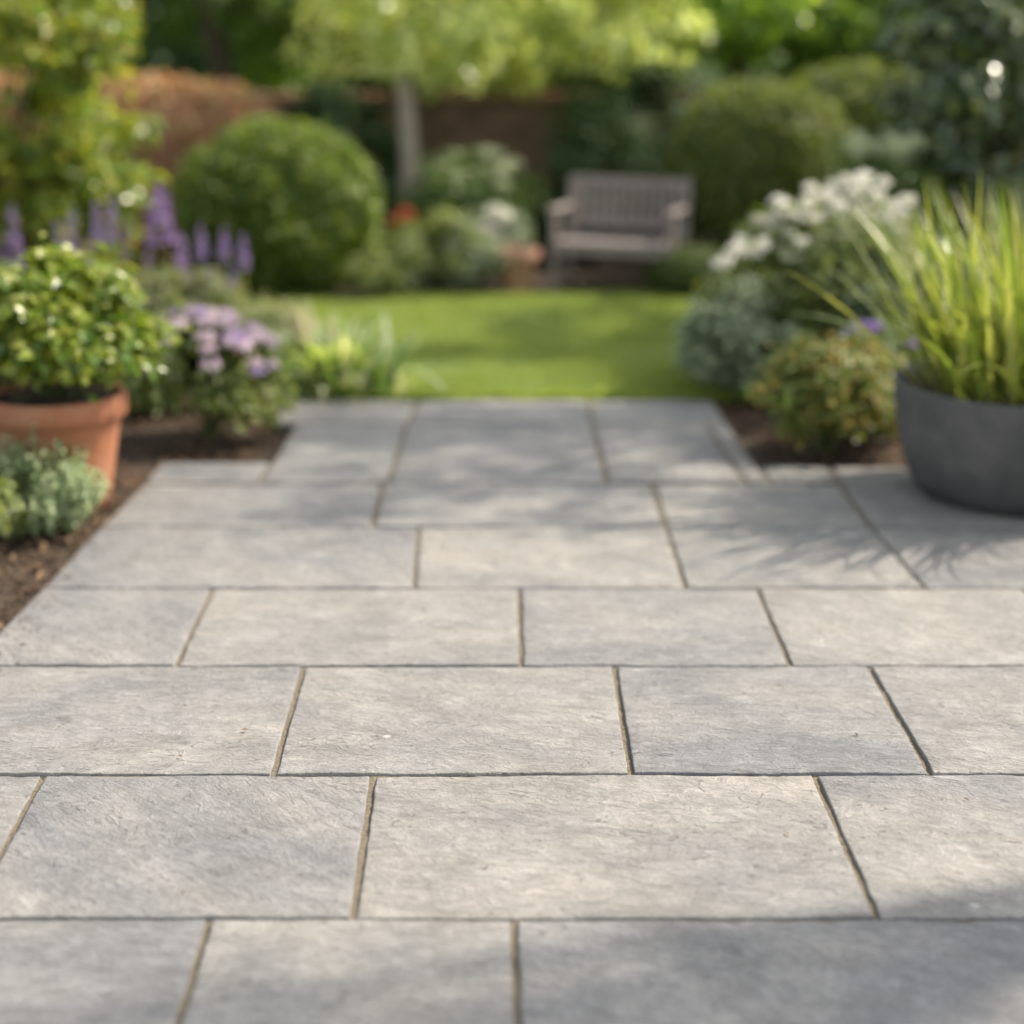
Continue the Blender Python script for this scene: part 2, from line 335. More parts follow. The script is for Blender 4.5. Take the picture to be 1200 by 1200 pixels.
# ------------------------------------------------------------------ foliage makers
def leaves_geo(P, d, nrm, L, W, fold=.18, droop=.12):
    """Folded leaf blades: base, two edge points, midrib point, tip."""
    n = len(P); L = np.broadcast_to(L, n)[:, None]; W = np.broadcast_to(W, n)[:, None]
    d = unit(d - nrm * np.sum(d * nrm, -1, keepdims=True)); s = np.cross(nrm, d)
    a = P; m = P + d * L * .5; l = P + d * L * .46 - s * W * .5 + nrm * W * fold; r = P + d * L * .46 + s * W * .5 + nrm * W * fold
    t = P + d * L - nrm * L * droop
    V = np.stack([a, l, m, r, t], 1).reshape(-1, 3)
    b = np.arange(n)[:, None] * 5
    T = np.concatenate([b + [0, 2, 1], b + [1, 2, 4], b + [0, 3, 2], b + [3, 4, 2]])
    return V, [T]
def rnd3(n): return unit(rng.normal(size=(n, 3)))
def orient(P, out, up=.5, wild=.7):
    n = len(P)
    nrm = unit(out * .6 + np.array([0, 0, up]) + rnd3(n) * wild)
    d = unit(rnd3(n) + out * .6 + np.array([0, 0, -.1]))
    return d, nrm
def clump_pts(n, c, r, k, cr, shell=(.5, 1.0), low=-.35, floor=.0):
    """Leaves gathered in clumps spread through an ellipsoid: positions and outward directions."""
    c = np.array(c, float); r = np.array(r, float)
    D = rnd3(k * 4); D = D[D[:, 2] > low][:k]
    rad = rng.uniform(shell[0], shell[1], (len(D), 1)) ** .7
    cc = c + D * r * rad
    cs = cr * rng.uniform(.6, 1.35, (len(D), 1))
    idx = rng.integers(0, len(D), n)
    g = rng.normal(size=(n, 3)); g = unit(g) * np.abs(rng.normal(.75, .35, (n, 1)))
    P = cc[idx] + g * cs[idx] * np.array([1, 1, .75])
    out = unit(unit(P - cc[idx]) * .6 + unit((P - c) / r) * .7)
    k_ = P[:, 2] > floor
    return P[k_], out[k_], cc
def branches_geo(mb, base, tips, r0, wig=.08, seg=5):
    base = np.array(base, float)
    for t in tips:
        t = np.array(t, float); u = np.linspace(0, 1, seg)[:, None]
        bow = np.array([0, 0, 1.0]) * np.linalg.norm(t - base) * .12
        path = base + (t - base) * u + bow * np.sin(u * np.pi) + rng.normal(size=(seg, 3)) * wig * np.sin(u * np.pi)
        V, Q = tube(path, np.linspace(r0, r0 * .25, seg), 6); mb.add(V, Q)
def bush(name, label, cat, px, py, radii, cz, n, L, W, mat, k=40, cr=.12, stem_mat=None, group=None, shell=(.45, 1), low=-.4, up=.5, loc=None, stems=14, wild=.7, keep=None):
    """Loose shrub: root at the ground, a mesh of stems and one of leaves, in local coordinates."""
    if loc is None: x, y = gp(px, py); loc = (x, y, 0)
    root = thing(name, label, cat, (loc[0], loc[1], loc[2] - .03), 0, group)
    P, out, cc = clump_pts(n, (0, 0, cz), radii, k, cr, shell, low, .02)
    if keep is not None:
        kk = keep(P); P = P[kk]; out = out[kk]
    d, nr = orient(P, out, up, wild)
    ls = rng.uniform(.65, 1.25, len(P))
    V, T = leaves_geo(P, d, nr, L * ls, W * ls)
    mesh_obj('foliage', V, T, mat, root)
    mb = MB(); branches_geo(mb, (0, 0, 0), cc[:stems], max(.006, min(radii) * .035))
    mb.build('stems', stem_mat or M['stem'], root, True)
    return root
def clipped(name, label, cat, loc, shape, n, L, W, mat, group=None, depth=.05, rz=0.0, lump=.03):
    """Tightly clipped evergreen: a dense skin of small leaves over a twiggy core. shape(u) maps unit directions to surface points (local)."""
    root = thing(name, label, cat, loc, rz, group)
    d0 = rnd3(n); P = shape(d0)
    e = 1e-3; t1 = unit(np.cross(d0, np.array([.3, .2, .93]))); t2 = np.cross(d0, t1)
    nr0 = unit(np.cross(shape(unit(d0 + t1 * e)) - P, shape(unit(d0 + t2 * e)) - P))
    nr0 *= np.sign(np.sum(nr0 * d0, -1, keepdims=True))
    bumpf = fbm(P[:, 0] * 5 + P[:, 2] * 3, P[:, 1] * 5 + P[:, 2] * 4, 5, 3)[:, None]
    P = P + nr0 * (bumpf * lump - rng.uniform(0, depth, (n, 1)) + np.abs(rng.normal(0, .014, (n, 1))) + (rng.uniform(size=(n, 1)) < .02) * rng.uniform(0, .07, (n, 1)))
    kk = P[:, 2] > .0; P = P[kk]; nr0 = nr0[kk]
    nrm = unit(nr0 * .55 + np.array([0, 0, .25]) + rnd3(len(P)) * .75); d = unit(rnd3(len(P)) + nr0 * .9)
    ls = rng.uniform(.7, 1.25, len(P))
    mb = MB(); V, T = leaves_geo(P, d, nrm, L * ls, W * ls); mb.add(V, T)
    a = np.linspace(0, 2 * np.pi, 40, endpoint=False); b = np.linspace(-np.pi / 2 + .02, np.pi / 2 - .02, 24)
    A, B = np.meshgrid(a, b, indexing='ij'); D = np.stack([np.cos(A) * np.cos(B), np.sin(A) * np.cos(B), np.sin(B)], -1).reshape(-1, 3)
    cen = shape(D).mean(0); Q = (shape(D) - cen) * .88 + cen; Q[:, 2] = np.maximum(Q[:, 2], 0)
    i, j = np.meshgrid(np.arange(40), np.arange(23), indexing='ij'); i2 = (i + 1) % 40
    mb.add(Q, [np.stack([i * 24 + j, i2 * 24 + j, i2 * 24 + j + 1, i * 24 + j + 1], -1).reshape(-1, 4)])
    mb.build('foliage', mat, root)
    m2 = MB()
    for kx in range(3):
        V, Qd = tube([(kx * .05 - .05, 0, -.03), (kx * .08 - .08, 0, .2), (kx * .1 - .1, .02, .4)], [.022, .018, .012], 7); m2.add(V, Qd)
    m2.build('stem', M['dark_bark'], root, True)
    return root
def ell(rx, ry, rz_, cz, sq=2.0):
    """Ellipsoid (sq=2) to rounded block (larger sq)."""
    def f(u):
        k = (np.abs(u) ** sq).sum(-1, keepdims=True) ** (-1 / sq)
        return u * k * np.array([rx, ry, rz_]) + np.array([0, 0, cz])
    return f
def blades_geo(base, azim, lean, L, W, seg=6, curl=1.0, twist=.5):
    """Arching strap blades: start leaning by lean, bend over by curl (radians)."""
    n = len(base); u = np.linspace(0, 1, seg + 1)
    ang = lean[:, None] + np.broadcast_to(curl, n)[:, None] * u[None, :] ** 1.7
    dl = (L / seg)[:, None]
    h = np.concatenate([np.zeros((n, 1)), np.cumsum(np.sin(ang[:, :-1]) * dl, 1)], 1)
    z = np.concatenate([np.zeros((n, 1)), np.cumsum(np.cos(ang[:, :-1]) * dl, 1)], 1)
    ca, sa = np.cos(azim)[:, None], np.sin(azim)[:, None]
    Cn = np.stack([base[:, :1] + h * ca, base[:, 1:2] + h * sa, base[:, 2:3] + z], -1)
    tw = azim + np.pi / 2 + rng.uniform(-twist, twist, n)
    side = np.stack([np.cos(tw), np.sin(tw), np.zeros(n)], -1)[:, None]
    prof = (np.minimum(1, .55 + 2.2 * u) * (1 - u ** 2.2) + .03)[None, :, None] * (np.broadcast_to(W, n) / 2)[:, None, None]
    V = np.concatenate([Cn - side * prof, Cn + side * prof], 1)
    k = seg + 1; b = np.arange(n)[:, None, None] * 2 * k; i = np.arange(seg)[None, :, None]
    Q = (b + np.concatenate([i, i + 1, i + 1 + k, i + k], -1)).reshape(-1, 4)
    return V.reshape(-1, 3), [Q], Cn[:, -1]
def flower_head(name, mat, root, c, r, n, flat=.55, L=.02, W=.014, label=None):
    """Domed head of many small petals."""
    D = rnd3(n); D[:, 2] = np.abs(D[:, 2]) * 1.0 - .15; D = unit(D)
    P = D * r * np.array([1, 1, flat]) * rng.uniform(.7, 1.05, (n, 1))
    nrm = unit(D + rnd3(n) * .45); d = rnd3(n)
    V, T = leaves_geo(P, d, nrm, rng.uniform(.7, 1.2, n) * L, rng.uniform(.7, 1.2, n) * W, .1, 0)
    o = mesh_obj(name, V, T, mat, root); o.location = c
    if label: o['label'] = label
    return o
def flower_spike(root, base, top, r, n, mat, stem_mat, start=.45):
    """One upright stem carrying whorls of small florets on its upper part (the stem is a sub-part)."""
    base = np.array(base, float); top = np.array(top, float)
    u = start + (1 - start) * rng.uniform(0, 1, n); u = np.round(u * 22) / 22 + rng.normal(0, .006, n)
    a = rng.uniform(0, 2 * np.pi, n); rad = r * (1.05 - .75 * ((u - start) / (1 - start)) ** 1.5) * rng.uniform(.55, 1.1, n)
    out = np.stack([np.cos(a), np.sin(a), np.full(n, .35)], -1)
    P = base + (top - base) * u[:, None] + out * rad[:, None] * .5
    V, T = leaves_geo(P, unit(out + rnd3(n) * .3), unit(rnd3(n) + np.array([0, 0, .8])), rad * .75 + .006, rad * .5 + .004)
    o = mesh_obj('flower_spike', V, T, mat, root)
    s, Q = tube([base, base + (top - base) * .5 + rng.normal(0, .008, 3), top], [.0042, .0034, .0015], 5)
    mesh_obj('stalk', s, Q, stem_mat, o, True)
    return o
def tree(name, label, loc, trunk, r0, crown_c, crown_r, n, L, W, mat, bark, k=70, cr=.3, group=None, limbs=9, shell=(.3, 1), low=-.8, floor=.7):
    root = thing(name, label, 'tree', loc, 0, group)
    tp = np.array(trunk, float)
    u = np.linspace(0, 1, 12); q = np.linspace(0, 1, len(tp))
    path = np.stack([np.interp(u, q, tp[:, i]) for i in range(3)], -1)
    rad = np.linspace(r0, r0 * .55, 12); rad[0] *= 1.35; rad[1] *= 1.1
    V, Q = tube(path, rad, 12); V += rng.normal(0, r0 * .03, V.shape)
    tr = mesh_obj('trunk', V, Q, bark, root, True)
    P, out, cc = clump_pts(n, crown_c, crown_r, k, cr, shell, low, floor)
    d, nr = orient(P, out, .45, .8); ls = rng.uniform(.65, 1.3, len(P))
    V, T = leaves_geo(P, d, nr, L * ls, W * ls)
    mesh_obj('crown', V, T, mat, root)
    mb = MB(); tips = cc[np.argsort(rng.uniform(size=len(cc)))[:limbs]]
    for i, t in enumerate(tips):
        branches_geo(mb, path[-1 - (i % 3)], [t], r0 * .42, .07, 6)
    mb.build('limbs', bark, root, True)
    return root

# ================================================================== SETTING
# ground sheet to the horizon
V = [(-400, -60, -.075), (400, -60, -.075), (400, 700, -.075), (-400, 700, -.075)]
tag(mesh_obj('ground', V, [[[0, 1, 2, 3]]], M['ground']), kind='structure')
def grid_sheet(x0, x1, y0, y1, step, zf):
    nx = int((x1 - x0) / step) + 1; ny = int((y1 - y0) / step) + 1
    X, Y = np.meshgrid(np.linspace(x0, x1, nx), np.linspace(y0, y1, ny), indexing='ij')
    V = np.stack([X, Y, zf(X, Y)], -1).reshape(-1, 3)
    i, j = np.meshgrid(np.arange(nx - 1), np.arange(ny - 1), indexing='ij')
    Q = np.stack([i * ny + j, (i + 1) * ny + j, (i + 1) * ny + j + 1, i * ny + j + 1], -1).reshape(-1, 4)
    return V, [Q]
V, Q = grid_sheet(-3.6, 4.0, -1.5, 15, .05, lambda X, Y: -.052 + .010 * fbm(X * 4, Y * 4, 3, 4))
tag(mesh_obj('soil', V, Q, M['soil'], None, True), kind='structure')

# ---- patio: rows of slabs. Each joint: column at the far and at the near side of its row
EX = lambda X, y: CX + X * F / (F * CAMH / CT / (y - YH))     # column of a world X at row y
ROWS = [
    (1329, 1742, [(EX(-1.5, 1329), EX(-1.5, 1742)), (EX(-.55, 1329), EX(-.55, 1742)), (EX(.5, 1329), EX(.5, 1742)), (EX(1.5, 1329), EX(1.5, 1742)), (EX(2.6, 1329), EX(2.6, 1742))]),
    (1076.5, 1329, [(EX(-1.49, 1076), EX(-1.5, 1329)), (246, 168), (602, 611), (EX(1.22, 1076), EX(1.22, 1329)), (EX(2.5, 1076), EX(2.5, 1329))]),
    (907, 1076.5, [(EX(-1.48, 907), EX(-1.49, 1076)), (51, -40), (438, 413), (954, 1029), (EX(1.95, 907), EX(1.95, 1076)), (EX(3.0, 907), EX(3.0, 1076))]),
    (780, 907, [(EX(-1.475, 780), EX(-1.48, 907)), (356, 320), (720, 740), (1018, 1092), (EX(2.25, 780), EX(2.25, 907)), (EX(3.3, 780), EX(3.3, 907))]),
    (689, 780, [(49, -42), (249, 206), (609, 611), (887, 927), (1199, 1274), (EX(3.4, 689), EX(3.4, 780))]),
    (617.5, 689, [(116, 49), (491, 485), (781, 804), (1021, 1084), (1330, 1420), (EX(3.5, 617), EX(3.5, 689))]),
    (566, 617.5, [(168, 116), (449, 436), (764, 780), (984, 1021), (1240, 1296), (EX(3.6, 566), EX(3.6, 617))]),
    (496, 566, [(346, 303), (477, 455), (694, 712), (827, 874), (853, 903)]),
    (541, 566, [(188, 168), (318, 303)]),
    (546, 566, [(889, 903), (972, 984), (1190, 1225), (EX(3.6, 546), EX(3.6, 566))]),
    (468, 496, [(331, 322), (489, 479), (688, 694), (836, 853)]),
]
patio = thing('patio', 'riven grey and buff stone slab paving laid in staggered rows', 'patio')
patio['kind'] = 'structure'
GAP = .008
mort = MB()
def quad_pts(A, B, Cc, D, U, Vv):
    return (A * (1 - U) * (1 - Vv) + B * U * (1 - Vv) + Cc * U * Vv + D * (1 - U) * Vv)
si = 0
for (yt, yb, js) in ROWS:
    near = yb > 640
    for (lt, lb), (rt, rb) in zip(js[:-1], js[1:]):
        si += 1
        P = [np.array(gp(*q)) for q in ((lb, yb), (rb, yb), (rt, yt), (lt, yt))]    # near-left, near-right, far-right, far-left
        # mortar under this slab's footprint
        wid = np.linalg.norm(P[1] - P[0]); dep = np.linalg.norm(P[3] - P[0])
        st = .010 if near else .03
        nu, nv = max(6, int(wid / st)), max(6, int(dep / st))
        U, Vv = np.meshgrid(np.linspace(0, 1, nu + 1), np.linspace(0, 1, nv + 1), indexing='ij')
        X, Y = [quad_pts(P[0][i], P[1][i], P[2][i], P[3][i], U, Vv) for i in (0, 1)]
        Zm = -.0095 + .0016 * fbm(X * 60, Y * 60, 40, 3)
        i, j = np.meshgrid(np.arange(nu), np.arange(nv), indexing='ij')
        Qd = np.stack([i * (nv + 1) + j, (i + 1) * (nv + 1) + j, (i + 1) * (nv + 1) + j + 1, i * (nv + 1) + j + 1], -1).reshape(-1, 4)
        mort.add(np.stack([X, Y, Zm], -1).reshape(-1, 3), [Qd])
        # the slab itself: shrunk by the joint, ragged arrises, slightly uneven top
        gap = GAP if near else .012
        gu, gv = gap / wid, gap / dep * (.85 if near else 1.15)
        eu0 = gu * (1 + .22 * fbm(Vv * dep * 19, Vv * 0 + si * 3.1, 9, 4)); eu1 = gu * (1 + .22 * fbm(Vv * dep * 19, Vv * 0 + si * 5.7, 13, 4))
        ev0 = gv * (1 + .22 * fbm(U * wid * 19, U * 0 + si * 2.3, 17, 4)); ev1 = gv * (1 + .22 * fbm(U * wid * 19, U * 0 + si * 7.9, 21, 4))
        # pack more vertices near the rim: outermost two rings are pulled to the edge
        def pull(t, nn):
            t = t.copy(); k = 1.0 / nn
            a1, a2 = .0016 / (st * nn), .0042 / (st * nn)
            o = t.copy()
            for kk_, vv in ((k, a1), (2 * k, a2), (1 - k, 1 - a1), (1 - 2 * k, 1 - a2)): o = np.where(np.isclose(t, kk_), vv, o)
            return o
        u_, v_ = pull(U, nu), pull(Vv, nv)
        UU = eu0 + u_ * (1 - eu0 - eu1); VV = ev0 + v_ * (1 - ev0 - ev1)
        X, Y = [quad_pts(P[0][i], P[1][i], P[2][i], P[3][i], UU, VV) for i in (0, 1)]
        cx, cy = X.mean(), Y.mean()
        tilt = rng.normal(0, .0012, 2)
        Zt = .0022 * fbm((X * .8 + Y * .5) * 3 + si * 4, (Y * .8 - X * .5) * 9, 30 + si, 4) + tilt[0] * (X - cx) + tilt[1] * (Y - cy) + rng.normal(0, .0006)
        rim = (i.max() >= 0) and np.minimum(np.minimum(np.arange(nu + 1)[:, None], nu - np.arange(nu + 1)[:, None]), np.minimum(np.arange(nv + 1)[None, :], nv - np.arange(nv + 1)[None, :]))
        chip = np.clip(fbm(X * 22, Y * 22, 60, 3) - .35, 0, 1)
        Zt = Zt - np.where(rim == 0, .0022 + .006 * chip, 0) - np.where(rim == 1, .0005 + .004 * chip, 0) - np.where(rim == 2, .0022 * chip, 0)
        top = np.stack([X - cx, Y - cy, Zt], -1).reshape(-1, 3)
        # skirt
        ring = np.concatenate([np.arange(nu + 1) * (nv + 1), nu * (nv + 1) + np.arange(1, nv + 1), (np.arange(nu - 1, -1, -1)) * (nv + 1) + nv, np.arange(nv - 1, 0, -1)])
        bot = top[ring].copy(); bot[:, 2] = -.042
        nb = len(ring); b0 = len(top); k = np.arange(nb); k2 = (k + 1) % nb
        SK = np.stack([ring[k2], ring[k], b0 + k, b0 + k2], -1)
        mesh_obj('paving_slab', np.concatenate([top, bot]), [np.concatenate([Qd, SK])], M['stone'], patio, True, (cx, cy, 0))
mort.build('mortar_joints', M['mortar'], patio, True)

# ---- lawn and its blades
LY0, LY1 = gp(600, 467)[1] + .01, gp(600, 343)[1]
def lawn_edge(y):
    t = np.clip((y - LY0) / (LY1 - LY0), 0, 1)
    return -1.05 - .75 * np.sin(t * 2.4) * .9 - .1 * t, 1.18 + .35 * np.sin(t * 2.6) + .55 * t
ys = np.linspace(LY0, LY1, 60)
l_, r_ = lawn_edge(ys)
cols = 40
uu = np.linspace(0, 1, cols)
X = l_[:, None] * (1 - uu) + r_[:, None] * uu; Y = np.repeat(ys[:, None], cols, 1) + .10 * np.sin(uu * np.pi)[None, :] * ((ys - LY0) / (LY1 - LY0))[:, None]
Zl = -.022 + .006 * fbm(X * 3, Y * 3, 8, 3)
i, j = np.meshgrid(np.arange(59), np.arange(cols - 1), indexing='ij')
tag(mesh_obj('lawn', np.stack([X, Y, Zl], -1).reshape(-1, 3), [np.stack([i * cols + j, i * cols + j + 1, (i + 1) * cols + j + 1, (i + 1) * cols + j], -1).reshape(-1, 4)], M['lawn'], None, True), kind='structure')
nb = 110000
by = rng.uniform(LY0, LY1, nb); lo, hi = lawn_edge(by); bu = rng.uniform(0, 1, nb)
bx = lo + (hi - lo) * bu; by = by + .10 * np.sin(bu * np.pi) * (by - LY0) / (LY1 - LY0)
az = rng.uniform(0, 2 * np.pi, nb)
ln = rng.uniform(.022, .045, nb) * (1 + .35 * fbm(bx * 2.5, by * 2.5, 71, 3))
ne = 4500; bx[:ne] = rng.uniform(-1.05, 1.2, ne); by[:ne] = LY0 - rng.uniform(-.03, .012, ne); az[:ne] = rng.normal(-np.pi / 2, .9, ne); ln[:ne] = rng.uniform(.03, .07, ne) * (1 + .4 * fbm(bx[:ne] * 9, by[:ne], 72, 3))
V, Q, _ = blades_geo(np.stack([bx, by, np.full(nb, -.026)], -1), az, rng.uniform(.05, .7, nb), ln, np.full(nb, .0055), 2, .7)
tag(mesh_obj('grass', V, Q, M['grass']), 'short mown bright green grass of the lawn', 'grass', kind='stuff')

# ---- bark mulch on the beds
nc = 17000
def bed_pts(n):
    out = []
    while len(out) < n:
        if random.random() < .62:
            x = random.uniform(-3.5, -1.0) if random.random() < .5 else random.uniform(-2.3, -1.0); y = random.uniform(1.6, 8.2)
            e = -1.42 if y < 5.9 else (-1.37 if y < 6.4 else -1.02)
            if x < e - .01: out.append((x, y))
        else:
            x = random.uniform(.98, 3.8); y = random.uniform(6.35, 8.4)
            if x > 1.02 + max(0, 7.2 - y) * .12: out.append((x, y))
    return np.array(out)
bp = bed_pts(nc)
P = np.stack([bp[:, 0], bp[:, 1], -.050 + .010 * fbm(bp[:, 0] * 4, bp[:, 1] * 4, 3, 4) + rng.uniform(0, .018, nc)], -1)
nr = unit(np.array([0, 0, 1.]) + rnd3(nc) * .75)
V, T = leaves_geo(P, rnd3(nc), nr, rng.uniform(.014, .055, nc), rng.uniform(.010, .028, nc), .25, .05)
tag(mesh_obj('bark_mulch', V, T, M['bark_chip']), 'dark brown bark chips covering the planting beds', 'mulch', kind='stuff')

# ---- crumbs and leaf bits strayed onto the paving along the beds
nl = 480
t = rng.uniform(0, 1, nl); side = rng.uniform(size=nl) < .6
lx = np.where(side, -1.44 + np.abs(rng.normal(0, .05, nl)), 1.05 + rng.normal(0, .35, nl)); ly = np.where(side, 3.4 + 2.6 * t, 6.02 + np.abs(rng.normal(0, .14, nl)) * -1 + .10)
far_ = rng.uniform(size=nl) < .12; lx = np.where(far_, rng.uniform(-1.3, 1.6, nl), lx); ly = np.where(far_, rng.uniform(2.4, 6.8, nl), ly)
V, T = leaves_geo(np.stack([lx, ly, np.full(nl, .0045)], -1), rnd3(nl), unit(np.array([0, 0, 1.]) + rnd3(nl) * .25), rng.uniform(.004, .022, nl), rng.uniform(.003, .011, nl), .2, .05)
tag(mesh_obj('leaf_litter', V, T, M['bark_chip']), 'tiny brown crumbs and leaf bits strayed onto the stone paving', 'litter', kind='stuff')

# ---- brick wall at the back
WY = 13.6; WH = hz(WY, 118)
wr = thing('brick_wall', 'weathered red brown brick garden wall behind the shrubs', 'wall', (0, WY, 0))
V, Q = rbox((0, 0, WH / 2 - .06), (19, .22, WH + .06), .004); mesh_obj('brickwork', V, Q, M['brick'], wr)
mb = MB()
for kx in range(83):
    V, Q = rbox((-9.43 + kx * .23, 0, WH + .03), (.222, .27, .055 + .004 * (kx % 3)), .008); mb.add(V, Q)
mb.build('coping', M['coping'], wr)

# ================================================================== TREES AND HEDGES BEHIND
def hedge(name, label, x0, x1, y, depth, h, n, L, W, mat, sq=5.0, lump=.08):
    return clipped(name, label, 'hedge', ((x0 + x1) / 2, y, -.05), ell((x1 - x0) / 2, depth / 2, h / 2, h / 2, sq), n, L, W, mat, lump=lump, depth=.12)
D = 12.3
hedge('copper_hedge', 'clipped copper brown hedge with a rounded end by the wall', -5.2, xx(336, D), D, .9, hz(D - .3, 92) + .05, 26000, .06, .042, M['copper'], 4.0, .03)
hedge('tall_hedge', 'tall dark green hedge closing the garden behind the trees', -13, 13, 19.5, 2.2, 2.5, 40000, .14, .10, M['yew'], 5, .25)

x, y = gp(480, 300)
D = 12.1
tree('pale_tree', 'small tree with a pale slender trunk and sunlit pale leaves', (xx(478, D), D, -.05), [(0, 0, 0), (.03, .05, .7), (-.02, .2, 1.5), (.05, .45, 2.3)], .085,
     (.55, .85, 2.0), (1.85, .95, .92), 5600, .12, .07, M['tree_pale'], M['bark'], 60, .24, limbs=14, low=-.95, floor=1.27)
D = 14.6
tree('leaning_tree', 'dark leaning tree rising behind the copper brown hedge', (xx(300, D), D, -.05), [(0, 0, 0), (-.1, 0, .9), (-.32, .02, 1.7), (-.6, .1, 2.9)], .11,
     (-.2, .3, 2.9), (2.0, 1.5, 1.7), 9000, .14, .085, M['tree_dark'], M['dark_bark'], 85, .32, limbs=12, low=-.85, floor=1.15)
D = 15.0
tree('broad_tree', 'broad mid green tree behind the wall left of centre', (xx(400, D), D + .5, -.05), [(0, 0, 0), (.05, 0, 1), (.0, .1, 2.0), (.1, .1, 3.2)], .10,
     (0, 0, 2.7), (1.7, 1.4, 1.7), 7500, .14, .085, M['tree_leaf'], M['dark_bark'], 80, .3, limbs=12, low=-.9, floor=1.0)
D = 15.2
tree('round_tree', 'mid green tree over the garden bench beyond the wall', (xx(650, D), D, -.05), [(0, 0, 0), (.0, 0, 1), (.08, .1, 2.0), (.1, .1, 3.0)], .10,
     (.1, 0, 2.2), (1.5, 1.2, 1.3), 6500, .14, .085, M['tree_leaf'], M['dark_bark'], 75, .3, limbs=12, low=-.9, floor=1.0)
D = 15.6
tree('spreading_tree', 'spreading olive green tree above the right hand topiary', (xx(860, D), D, -.05), [(0, 0, 0), (.03, 0, 1), (-.08, .1, 2.0), (.1, .1, 3.2)], .11,
     (0, 0, 2.2), (1.8, 1.4, 1.3), 7500, .14, .085, M['tree_leaf'], M['dark_bark'], 85, .32, limbs=12, low=-.9, floor=.95)
D = 15.4
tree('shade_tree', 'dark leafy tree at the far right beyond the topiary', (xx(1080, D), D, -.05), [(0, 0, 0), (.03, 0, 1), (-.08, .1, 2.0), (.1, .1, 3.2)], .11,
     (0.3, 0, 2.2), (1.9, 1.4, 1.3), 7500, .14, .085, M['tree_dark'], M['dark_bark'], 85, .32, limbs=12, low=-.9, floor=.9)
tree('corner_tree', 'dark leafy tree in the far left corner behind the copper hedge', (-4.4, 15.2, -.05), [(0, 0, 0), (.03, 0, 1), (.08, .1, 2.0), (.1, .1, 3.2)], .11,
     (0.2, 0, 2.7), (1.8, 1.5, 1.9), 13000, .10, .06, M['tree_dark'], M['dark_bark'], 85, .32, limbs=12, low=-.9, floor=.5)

tree('offscreen_shade_tree', 'tall unseen tree off to the right added to dapple the far paving with shade', (4.7, 8.7, -.05), [(0, 0, 0), (.03, 0, 1.2), (-.1, -.05, 2.4), (-.35, -.1, 3.6)], .12,
     (-1.25, -.7, 4.3), (1.3, 1.0, .7), 2000, .10, .06, M['tree_leaf'], M['dark_bark'], 34, .26, limbs=20, low=-1, floor=2.9)  # outside the frame, put in to dapple the far rows of slabs
tree('offscreen_shade_tree', 'tall unseen tree right of the patio added to cast light shade on the nearest slabs', (5.6, 4.5, -.05), [(0, 0, 0), (.03, 0, 1.2), (-.1, .05, 2.6), (-.4, .1, 4.0)], .12,
     (-1.6, -.62, 4.7), (2.1, .62, .5), 2600, .085, .05, M['tree_leaf'], M['dark_bark'], 40, .24, limbs=20, low=-1, floor=3.2)  # added beyond the right of the frame so thin shade falls on the nearest row

tree('offscreen_shade_tree', 'tall unseen tree behind the glossy shrub added to cast bands of shade on the lawn', (5.3, 10.6, -.05), [(0, 0, 0), (.03, 0, 1.2), (-.1, .05, 2.4), (-.3, .0, 3.5)], .11,
     (-1.4, -.1, 4.0), (1.0, 1.15, .5), 3200, .10, .06, M['tree_leaf'], M['dark_bark'], 16, .26, limbs=14, low=-1, floor=2.9)  # another unseen tree, here only to throw shade across the lawn

# dark evergreen shrubs before the wall
def shrub_at(name, label, px, D, radii, cz, n, L, W, mat, cat='shrub', **kw):
    return bush(name, label, cat, 0, 0, radii, cz, n, L, W, mat, loc=(xx(px, D), D, 0), **kw)
shrub_at('dark_evergreen', 'dark evergreen shrub rising behind the wooden bench', 748, 12.7, (.78, .5, .85), .8, 11000, .055, .03, M['yew'], k=60, cr=.17)
shrub_at('dark_shrub', 'dark leafy shrub in shade between box ball and pale trunk', 400, 12.6, (.62, .4, .68), .62, 9000, .06, .035, M['yew'], k=45, cr=.14)
shrub_at('shade_shrub', 'low dark green shrub at the foot of the brick wall', 645, 12.6, (.6, .4, .30), .28, 6000, .06, .035, M['yew'], k=45, cr=.13)

# topiary at the right
D = 11.6
clipped('topiary_dome', 'large olive green clipped topiary dome right of the bench', 'topiary', (xx(884, D), D, -.03), ell(.60, .55, .70, .63, 2.6), 12000, .055, .036, M['olive'], depth=.08)
D = 12.3
clipped('topiary_dome', 'second clipped dome half hidden behind the larger topiary', 'topiary', (xx(992, D), D, -.03), ell(.60, .55, .74, .70, 2.8), 10000, .055, .036, M['olive'], depth=.08)
x, y = gp(815, 346)
clipped('box_mound', 'low rounded green mound beside the right bench leg', 'topiary', (x, y + .2, -.03), ell(.27, .25, .17, .15, 2.2), 5000, .03, .02, M['box_dark'])

# ================================================================== BENCH
x, y = gp(722, 338)
bench = thing('garden_bench', 'weathered grey wooden bench with slatted back at the end of the lawn', 'bench', (x + .02, y + .1, -.03), R(-19))
BW, SH, BD = .85, .33, .40
m = MB()
for k in range(5): m.add(*rbox((0, -BD / 2 + .04 + k * .078, SH), (BW - .02, .066, .022), .004))
m.add(*rbox((0, -BD / 2 + .012, SH - .045), (BW - .09, .022, .06), .003)); m.add(*rbox((0, BD / 2 - .04, SH - .045), (BW - .09, .022, .06), .003))
m.build('seat', M['wood'], bench)
m = MB(); rk = R(-9); by0 = BD / 2 - .01
def bk(z): return by0 + (z - SH) * math.tan(-rk)
m.add(*rbox((0, bk(.70), .70), (BW - .09, .028, .06), .005, 0, rk)); m.add(*rbox((0, bk(.42), .42), (BW - .09, .026, .05), .005, 0, rk))
